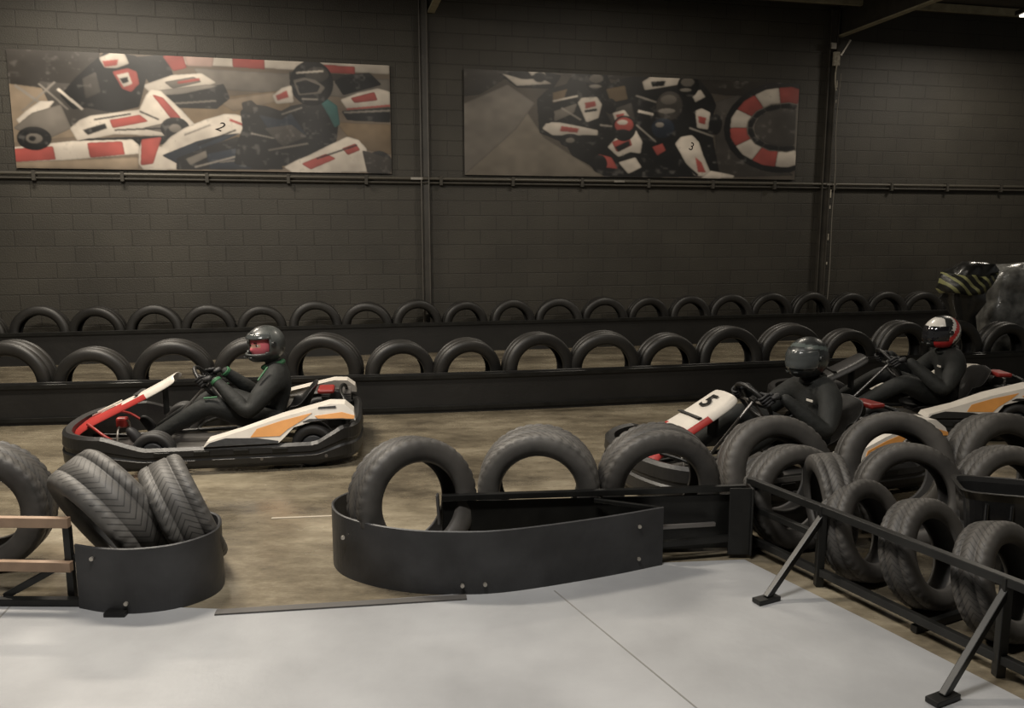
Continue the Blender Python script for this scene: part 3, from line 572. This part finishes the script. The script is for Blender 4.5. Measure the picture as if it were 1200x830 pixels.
def kart(loc,heading,number,M_hoop,style):
    e=empty('go_kart',(*loc,0),math.atan2(heading[1],heading[0]))
    half=[(1.03,0),(1.01,.24),(.93,.44),(.76,.57),(.50,.61),(.2,.62),(-.2,.625),(-.6,.625),(-.84,.60),(-.95,.48),(-.98,.24),(-.98,0)]
    path=half+[(x,-y) for x,y in reversed(half[1:-1])]
    C=catmull([(x,y,0) for x,y in path],6,True); N=len(C); vs=[];fs=[]
    for i,c in enumerate(C):
        t=(C[(i+1)%N]-C[(i-1)%N]).normalized(); nn=Vector((-t.y,t.x,0))
        if nn.dot(c)<0: nn=-nn
        f=min(max((c.x-.42)/.25,0),1); r=min(max((-c.x-.68)/.18,0),1)
        z0=.035+.015*r; z1=.185+.085*f+.10*r; th=.05
        for (dn,z) in ((-th,z0+.01),(0-.01,z0),(.012,z0+.03),(.016,z0+(z1-z0)*.42),(.004,z0+(z1-z0)*.48),(.004,z0+(z1-z0)*.56),(.014,z0+(z1-z0)*.62),(.010,z1-.02),(-.012,z1),(-th,z1-.01)):
            vs.append(c+nn*dn+Vector((0,0,z)))
    K=10
    for i in range(N):
        j=(i+1)%N
        for k in range(K): l=(k+1)%K; fs.append((i*K+k,j*K+k,j*K+l,i*K+l))
    fixn(mesh('bumper',vs,fs,M_plastic,parent=e,smooth=False))
    for sy in (1,-1):
        for xx in (.30,.05,-.20,-.45):
            box('slot',(.10,.012,.03),(xx,sy*.637,.145),M_steelblk,e,.004)
        for xx in (.62,.15,-.33,-.75): cyl('bolt',(xx,sy*.62,.09),(xx,sy*.648,.09),.010,M_chrome,e,10)
    box('front_emblem',(.012,.16,.06),(1.045,0,.19),M_white,e,.003)
    box('floor_tray',(1.05,.60,.008),(.33,0,.055),M_chrome,e,0)
    for sy in (1,-1):
        tube('chassis_rail',[(-.85,sy*.28,.085),(-.5,sy*.30,.085),(0,sy*.34,.08),(.4,sy*.30,.08),(.80,sy*.2,.08),(.98,sy*.2,.10)],.016,M_steelblk,e)
        tube('side_bar',[(.25,sy*.3,.08),(.28,sy*.58,.12),(-.35,sy*.59,.12),(-.40,sy*.32,.09)],.013,M_steelblk,e)
        tube('tie_rod',[(.44,sy*.10,.13),(.40,sy*.40,.14)],.009,M_steel,e)
        tube('front_hoop',[(.55,sy*.30,.08),(.70,sy*.36,.20),(.80,sy*.30,.26),(.88,sy*.18,.27)],.010,M_hoop,e)
        box('brake_unit',(.08,.07,.08),(.80,sy*.33,.16),M_hoop,e,.015)
    cyl('rear_axle',(-.66,-.5,.145),(-.66,.5,.145),.02,M_steel,e)
    cyl('front_axle',(.38,-.42,.135),(.38,.42,.135),.014,M_steelblk,e)
    for sy in (1,-1):
        tyre(KW,(.38,sy*.485,.135),(0,1,0),0,e,'front_wheel')
        cyl('front_rim',(.38,sy*.44,.135),(.38,sy*.535,.135),.068,M_rim,e,b=.01); cyl('hub',(.38,sy*.53,.135),(.38,sy*.548,.135),.022,M_steel,e)
        tyre(KWr,(-.66,sy*.49,.145),(0,1,0),0,e,'rear_wheel')
        cyl('rear_rim',(-.66,sy*.42,.145),(-.66,sy*.56,.145),.074,M_rim,e,b=.01); cyl('hub',(-.66,sy*.55,.145),(-.66,sy*.572,.145),.025,M_steel,e)
    for sy in (1,-1):
        outline=[(.04,.185),(.02,.215),(-.20,.275),(-.46,.35),(-.78,.425),(-.88,.42),(-.94,.37),(-.95,.315),(-.85,.325),(-.76,.325),(-.66,.315),(-.54,.285),(-.48,.225),(-.44,.19)]
        yo=lambda z:.635-(z-.18)*.42
        n_=len(outline); vs=[(x,sy*yo(z),z) for x,z in outline]+[(x,sy*(yo(z)-.16 if z>.3 else .47),z) for x,z in outline]
        fs=[tuple(range(n_)),tuple(range(2*n_-1,n_-1,-1))]+[(i,(i+1)%n_,n_+(i+1)%n_,n_+i) for i in range(n_)]
        fixn(mesh('side_pod',vs,fs,[M_white],None,e))
        def decal(nm,pts,m,off=.004):
            base=[(x,sy*(yo(z)+off),z) for x,z in pts]; inn=[(x,sy*(yo(z)-.002),z) for x,z in pts]; k=len(pts)
            fixn(mesh(nm,base+inn,[tuple(range(k)),tuple(range(2*k-1,k-1,-1))]+[(i,(i+1)%k,k+(i+1)%k,k+i) for i in range(k)],m,parent=e))
        decal('orange_decal',[(-.26,.235),(-.30,.285),(-.46,.33),(-.66,.372),(-.60,.33),(-.50,.275),(-.45,.235)],M_orange)
        decal('black_decal',[(.03,.187),(-.0,.21),(-.10,.235),(-.30,.228),(-.44,.205),(-.44,.192)],M_plastic,.006)
        decal('rear_black_decal',[(-.70,.335),(-.68,.352),(-.86,.37),(-.945,.345),(-.94,.325),(-.85,.33)],M_orange,.006)
        decal('lettering_decal',[(-.70,.398),(-.705,.408),(-.82,.412),(-.82,.400)],M_steelblk,.006)
        decal('black_edge_decal',[(-.60,.318),(-.64,.334),(-.86,.332),(-.94,.322),(-.85,.328),(-.76,.328),(-.66,.318)],M_plastic,.007)
    st=[(1.00,.20,.21),(.95,.265,.20),(.83,.325,.175),(.67,.40,.155),(.52,.475,.15),(.39,.545,.15),(.32,.59,.13)]
    us=[-1,-.82,-.55,0,.55,.82,1]; vs=[];fs=[];fm=[]
    for x,z,hw in st:
        for u in us: vs.append((x-(.03 if abs(u)==1 else 0),u*hw,z-(.045 if abs(u)==1 else .012*abs(u))))
    k=len(us)
    for r in range(len(st)-1):
        for c in range(k-1):
            fs.append((r*k+c,r*k+c+1,(r+1)*k+c+1,(r+1)*k+c))
            red=(r==0) or (r==1) or (r==2 and c in(0,1,4,5)) or (r==3 and c in (0,5))
            fm.append(1 if red else 0)
    mset=[M_white,M_red] if style!=3 else [M_plastic,M_plastic]
    o=mesh('nose_panel',vs,fs,mset,fm,e,smooth=True)
    sm=o.modifiers.new('s','SOLIDIFY'); sm.thickness=.012; ss=o.modifiers.new('ss','SUBSURF'); ss.levels=1; ss.render_levels=2
    d=(Vector((.39,0,.545))-Vector((.52,0,.475))).normalized(); right=Vector((0,1,0)); up=d; nrm=right.cross(up)
    R=Matrix((right,up,nrm)).transposed().to_quaternion()
    if style==2: add_text(number,(Vector((.44,0,.518))+nrm*.010),R,.17,M_steelblk,e)
    for sy in (1,-1): bar('white_stripe',(.88,sy*.05,.305),(.72,sy*.08,.380),.03,.006,mset[0],e,b=0)
    bar('dark_bar',(.575,-.12,.451),(.575,.12,.451),.03,.006,M_plastic,e,b=0)
    box('panel_bracket',(.02,.10,.22),(.40,0,.40),M_steelblk,e)
    ring=[WH+WR*(WU*math.cos(2*pi*i/16)+WS*math.sin(2*pi*i/16)) for i in range(16)]
    tube('steering_wheel',ring,.014,M_plastic,e,cyclic=True)
    for a in (pi/2,-pi/2,pi):
        tube('spoke',[WH,WH+WR*(WU*math.cos(a)+WS*math.sin(a))],.009,M_chrome,e)
    cyl('wheel_boss',WH-WN*.01,WH+WN*.02,.035,M_plastic,e)
    tube('steering_column',[WH,(.46,0,.12)],.011,M_chrome,e)
    for sy in (1,-1):
        tube('pedal',[(.70,sy*.17,.06),(.70,sy*.17,.22),(.70,sy*.10,.22)],.008,M_steel,e)
    rows=[(-.06,.13,.17,.05),(-.18,.105,.18,.09),(-.34,.095,.185,.12),(-.47,.12,.19,.16),(-.56,.22,.195,.15),(-.61,.34,.20,.12),(-.65,.43,.19,.08),(-.67,.48,.15,.04)]
    vs=[];fs=[];k=9
    for x,z,hw,lip in rows:
        for c in range(k):
            u=(c-4)/4
            vs.append((x+ (lip*.6*abs(u)**3 if z>.2 else 0),u*hw*1.05,z+(lip*abs(u)**3 if z<=.22 else .02*(1-abs(u)))))
    for r in range(len(rows)-1):
        for c in range(k-1): fs.append((r*k+c,r*k+c+1,(r+1)*k+c+1,(r+1)*k+c))
    o=mesh('seat',vs,fs,M_plastic,parent=e,smooth=True); sm=o.modifiers.new('s','SOLIDIFY'); sm.thickness=.014; ss=o.modifiers.new('ss','SUBSURF'); ss.levels=1; ss.render_levels=2
    box('engine_block',(.20,.22,.20),(-.80,-.22,.20),M_chrome,e,.015)
    for i in range(5): box('cooling_fin_%d'%i,(.22,.24,.008),(-.80,-.22,.31+i*.014),M_chrome,e,0)
    cyl('air_filter',(-.80,-.10,.36),(-.80,-.02,.36),.05,M_plastic,e,b=.008)
    tube('exhaust',[(-.74,-.30,.25),(-.72,-.40,.26),(-.80,-.42,.25),(-.92,-.36,.24)],.022,M_chrome,e)
    box('fuel_tank',(.16,.26,.16),(-.80,.14,.26),M_plastic,e,.03)
    cyl('tank_cap',(-.80,.14,.34),(-.80,.14,.36),.03,M_plastic,e)
    tube('rear_hoop',[(-.90,-.34,.18),(-.88,-.30,.40),(-.84,-.15,.43),(-.84,.15,.43),(-.88,.30,.40),(-.90,.34,.18)],.013,M_steelblk,e)
    box('red_cover',(.12,.20,.035),(-.74,.10,.445),M_dred,e,.015)
    return e

def skin_obj(name,chains,m,parent,root=0,sub=2):
    vs=[];rad=[];es=[];idx={}
    def vid(p,r):
        key=tuple(round(c,4) for c in p)
        if key not in idx: idx[key]=len(vs); vs.append(tuple(p)); rad.append(r)
        return idx[key]
    for ch in chains:
        prev=None
        for p,r in ch:
            v=vid(p,r)
            if prev is not None: es.append((prev,v))
            prev=v
    me=bpy.data.meshes.new(name); me.from_pydata(vs,es,[]); me.materials.append(m)
    o=link(bpy.data.objects.new(name,me),parent)
    sk=o.modifiers.new('skin','SKIN'); sk.use_smooth_shade=True; sk.branch_smoothing=.6
    sv=me.skin_vertices[0].data if me.skin_vertices else None
    if sv is None:
        bpy.context.view_layer.objects.active=o; sv=me.skin_vertices[0].data
    for i,r in enumerate(rad):
        sv[i].radius=(r,r) if not isinstance(r,tuple) else r
        sv[i].use_root=(i==root)
    ss=o.modifiers.new('sub','SUBSURF'); ss.levels=sub; ss.render_levels=sub
    return o
def hand(parent,sy,wrist):
    P=WH+WS*sy*WR*.97+WU*WR*.25; P=WH+(P-WH).normalized()*WR
    r=(P-WH).normalized(); t=WN.cross(r)*(1 if sy>0 else -1)
    if t.z<0: t=-t
    n=WN
    nm='left' if sy>0 else 'right'
    K=P+n*.028+r*.030
    skin_obj(nm+'_palm',[[(wrist,.028),(wrist.lerp(K,.5),(.034,.022)),(K,(.036,.018))]],M_glove,parent)
    for i,(o_,L) in enumerate(((.030,.92),(.010,1.0),(-.010,.95),(-.029,.78))):
        b=K+t*o_
        pts=[(b-(K-wrist).normalized()*.02,.011),(b,.0105),(P+t*o_+r*.028-n*.012*L,.0098),(P+t*o_+r*.006-n*.026*L,.009),(P+t*o_-r*.020*L-n*.014,.0085),(P+t*o_-r*.022*L+n*.004,.0075)]
        skin_obj(nm+'_finger_%d'%(i+1),[pts],M_glove,parent)
    b=wrist.lerp(K,.45)+t*.022
    pts=[(b,.013),(b.lerp(P,.5)+t*.022,.012),(P+n*.024+t*.040-r*.004,.0105),(P+n*.016+t*.058-r*.016,.009)]
    skin_obj(nm+'_thumb',[pts],M_glove,parent)
def helmet(parent,c,yaw,pitch,style):
    h=bpy.data.objects.new('helmet_pivot',None); link(h,parent); h.location=c; h.rotation_euler=(0,pitch,yaw)
    def shape(v):
        x,y,z=v
        X=x*.158;Y=y*.125;Z=z*.14
        if x>0 and z<0: X+= .030*min(1,-z*1.6)*x
        if x<0 and z>0: X-=.006*z
        if Z<-.112: Z=-.112-(Z+.112)*-.15
        return Vector((X,Y,Z))
    bm=bmesh.new(); bmesh.ops.create_uvsphere(bm,u_segments=64,v_segments=44,radius=1)
    rem=[]
    for f in bm.faces:
        cc=f.calc_center_median(); az=abs(math.atan2(cc.y,cc.x))
        if az<math.radians(66) and -.36+.10*(az>1.0)<cc.z<.42: rem.append(f)
        elif cc.z<-.86: rem.append(f)
    bmesh.ops.delete(bm,geom=rem,context='FACES')
    for f in bm.faces:
        cc=f.calc_center_median(); az=math.atan2(cc.y,cc.x); f.smooth=True; mi=0
        if style==3:
            s=math.sin(cc.x*5+cc.z*4+abs(cc.y)*2)
            if s>.55: mi=1
            elif s<-.62: mi=2
            if cc.z<-.35 and cc.x>0: mi=1 if abs(az)>.5 else 2
        elif style==1:
            if cc.z>.52 and abs(cc.y)<.22: mi=1
            if cc.z<-.42 and cc.x>.2: mi=2
        else:
            if abs(cc.z-.55-.25*cc.x)<.09: mi=1
            if abs(az)>1.2 and abs(cc.z+.15-.3*cc.x)<.12: mi=1
        f.material_index=mi
    for v in bm.verts: v.co=shape(v.co)
    me=bpy.data.meshes.new('helmet'); bm.to_mesh(me); bm.free()
    mm={1:(M_helm1,M_helm2,M_helm2),2:(M_helm2,M_helm2b,M_visor),3:(M_helmw,M_helmr,M_helm2)}[style]
    for m in mm: me.materials.append(m)
    o=link(bpy.data.objects.new('helmet',me),h); sm=o.modifiers.new('s','SOLIDIFY'); sm.thickness=.014; sm.offset=-1
    bm=bmesh.new(); bmesh.ops.create_uvsphere(bm,u_segments=64,v_segments=44,radius=1)
    lo,hi=((.44,.66) if style==1 else (-.38,.45))
    bmesh.ops.delete(bm,geom=[f for f in bm.faces if not(abs(math.atan2(f.calc_center_median().y,f.calc_center_median().x))<math.radians(74) and lo<f.calc_center_median().z<hi)],context='FACES')
    for v in bm.verts: v.co=shape(v.co)*1.035
    for f in bm.faces: f.smooth=True
    me=bpy.data.meshes.new('visor'); bm.to_mesh(me); bm.free(); me.materials.append(M_visor if style==3 else M_visorg)
    o=link(bpy.data.objects.new('visor',me),h); sm=o.modifiers.new('s','SOLIDIFY'); sm.thickness=.004
    for sy in (1,-1): cyl('visor_pivot',(.035,sy*.118,.015),(.035,sy*.134,.015),.020,M_helm2,h,b=.003)
    for sy in (1,-1): box('chin_vent',(.012,.03,.012),(.172,sy*.03,-.07),M_helm2,h,.003,Matrix.Rotation(sy*.3,3,'Z'))
    bm=bmesh.new(); bmesh.ops.create_uvsphere(bm,u_segments=40,v_segments=30,radius=1)
    for v in bm.verts:
        x,y,z=v.co; X=x*.098;Y=y*.078;Z=z*.118
        if z<-.2: Y*=1-.25*(-z-.2)
        if x>.3:
            X+=.024*math.exp(-(y/.14)**2-((z+.12)/.20)**2)
            X-=.010*math.exp(-((abs(y)-.38)/.16)**2-((z-.10)/.12)**2)
            X+=.006*math.exp(-(y/.35)**2-((z-.28)/.10)**2)
            X+=.006*math.exp(-(y/.28)**2-((z+.46)/.06)**2)
        v.co=(X,Y,Z)
    for f in bm.faces:
        f.smooth=True; c0=f.calc_center_median()
        f.material_index=1 if (c0.x>.04 and .0<c0.z<.030 and abs(c0.y)<.055) else 0
    me=bpy.data.meshes.new('head'); bm.to_mesh(me); bm.free(); me.materials.append(M_balaclava if style==1 else M_skin); me.materials.append(M_skin)
    o=link(bpy.data.objects.new('head',me),h); o.location=(.025,0,-.005)
    for sy in (1,-1):
        for nm,rr,xx,m in (('eyeball',.012,.100,M_helmw),('iris',.0065,.1095,M_eye)):
            bm=bmesh.new(); bmesh.ops.create_uvsphere(bm,u_segments=14,v_segments=10,radius=rr); me=bpy.data.meshes.new(nm); bm.to_mesh(me); bm.free(); me.materials.append(m)
            o=link(bpy.data.objects.new(nm,me),h); o.location=(xx,sy*.030,.008)
        box('eyebrow',(.008,.03,.006),(.118,sy*.030,.028),M_eye,h,.002)
def driver(loc,heading,yaw,style):
    e=empty('kart_driver',(*loc,0),math.atan2(heading[1],heading[0]))
    V=Vector
    pel=V((-.37,0,.225))
    ab=V((-.395,0,.335)); ch=V((-.405,0,.455)); uc=V((-.39,0,.555)); nk=V((-.355,0,.635)); hd=V((-.33,0,.70))
    chains=[[(pel,(.150,.130)),(ab,(.160,.135)),(ch,(.180,.140)),(uc,(.145,.100)),(nk,.064),(hd,.055)]]
    wr={}
    for sy in (1,-1):
        P=WH+(WS*sy*.97+WU*.25).normalized()*WR
        w=P+WN*.085+WS*sy*.045+V((-.02,0,-.01)); wr[sy]=w
        sh=V((-.385,sy*.182,.560)); el=V((-.21,sy*.325,.335))
        chains.append([(uc,(.145,.100)),(sh,.094),(sh.lerp(el,.45),.080),(el,.066),(el.lerp(w,.4),.058),(w,.035)])
        hp=V((-.33,sy*.10,.215)); kn=V((.06,sy*.215,.385)); an=V((.52,sy*.185,.125)); toe=V((.63,sy*.185,.235))
        chains.append([(pel,(.150,.130)),(hp,.115),(hp.lerp(kn,.45),.100),(kn,.076),(kn.lerp(an,.35),.068),(an,.044)])
        skin_obj('boot',[[(kn.lerp(an,.86),.044),(an+V((.015,0,-.02)),.044),(an.lerp(toe,.55),.041),(toe,.030)]],M_glove,e)
        def ringat(p,q,r,wd,nm):
            d=(q-p).normalized(); cyl(nm,p-d*wd/2,p+d*wd/2,r,M_green,e,20,b=.004)
        if style==1:
            ringat(w.lerp(el,.10),el,.040,.025,'cuff_trim')
            tube('shoulder_stripe',[sh+V((.04,sy*.04,.082)),sh.lerp(el,.3)+V((.05,sy*.055,.066))],.007,M_green,e)
            tube('knee_stripe',[kn+V((-.06,sy*.045,.060)),kn+V((.03,sy*.045,.055))],.007,M_green,e)
    skin_obj('body',chains,M_suit,e)
    for sy in (1,-1): hand(e,sy,wr[sy])
    ringpts=[nk+V((.072*math.cos(a*pi/8)-.005,.076*math.sin(a*pi/8),-.01-.02*math.cos(a*pi/8))) for a in range(16)]
    tube('collar',ringpts,.018,M_green if style==1 else M_suit,e,cyclic=True)
    box('chest_badge',(.008,.06,.015),(-.262,.10,.50),M_white,e,.002)
    helmet(e,(-.31,0,.775 if style==1 else .765),yaw,.05,style)
    return e
K1=((-2.11,5.82),(-.984,-.178)); K2=((1.665,5.20),(-.945,-.33)); K3=((3.24,6.66),(-.995,.06))
kart(*K1,'2',M_dred,1); driver(*K1,.85,1)
kart(*K2,'5',M_steelblk,2); driver(*K2,.30,2)
kart(*K3,'8',M_steelblk,3); driver(*K3,.40,3)

# ---------------------------------------------------------------- lights
M_tube=mat('lamp_diffuser',(1,.95,.85),.5,emit=(1,.92,.78,4))
def lamp(loc,power,size,rotz=0,col=(1,.90,.76)):
    e=empty('ceiling_light',loc,rotz)
    box('housing',(size[0]+.1,size[1]+.06,.06),(0,0,.06),M_beam,e,.01)
    box('diffuser',(size[0],size[1],.03),(0,0,.02),M_tube,e,.005)
    tube('hanger',[(0,0,.08),(0,0,CEIL-loc[2])],.008,M_beam,e)
    L=bpy.data.lights.new('lamp','AREA'); L.shape='RECTANGLE'; L.size=size[0]; L.size_y=size[1]; L.energy=power; L.color=col
    o=bpy.data.objects.new('lamp',L); link(o,e); o.location=(0,0,-.02)
lamp((-.8,1.9,4.72),215,(1.5,.35),col=(1,.96,.91))
lamp((-3.0,5.0,4.72),330,(1.5,.35))
lamp((3.2,3.2,4.72),38,(1.5,.35))
lamp((-4.6,8.5,4.72),170,(1.5,.35))
lamp((2.0,9.0,4.72),90,(1.5,.35))
lamp((7.35,11.3,4.42),75,(1.1,.25))
w=bpy.data.worlds.new('World'); scene.world=w; w.use_nodes=True
w.node_tree.nodes['Background'].inputs[0].default_value=(.75,.72,.65,1); w.node_tree.nodes['Background'].inputs[1].default_value=.12

# ---------------------------------------------------------------- camera
cam=bpy.data.cameras.new('camera'); cam.sensor_width=36; cam.lens=950/1200*36; cam.clip_end=100
co=bpy.data.objects.new('camera',cam); link(co); co.location=(0,0,1.6); co.rotation_euler=(pi/2-math.atan(145/950),0,0)
scene.camera=co
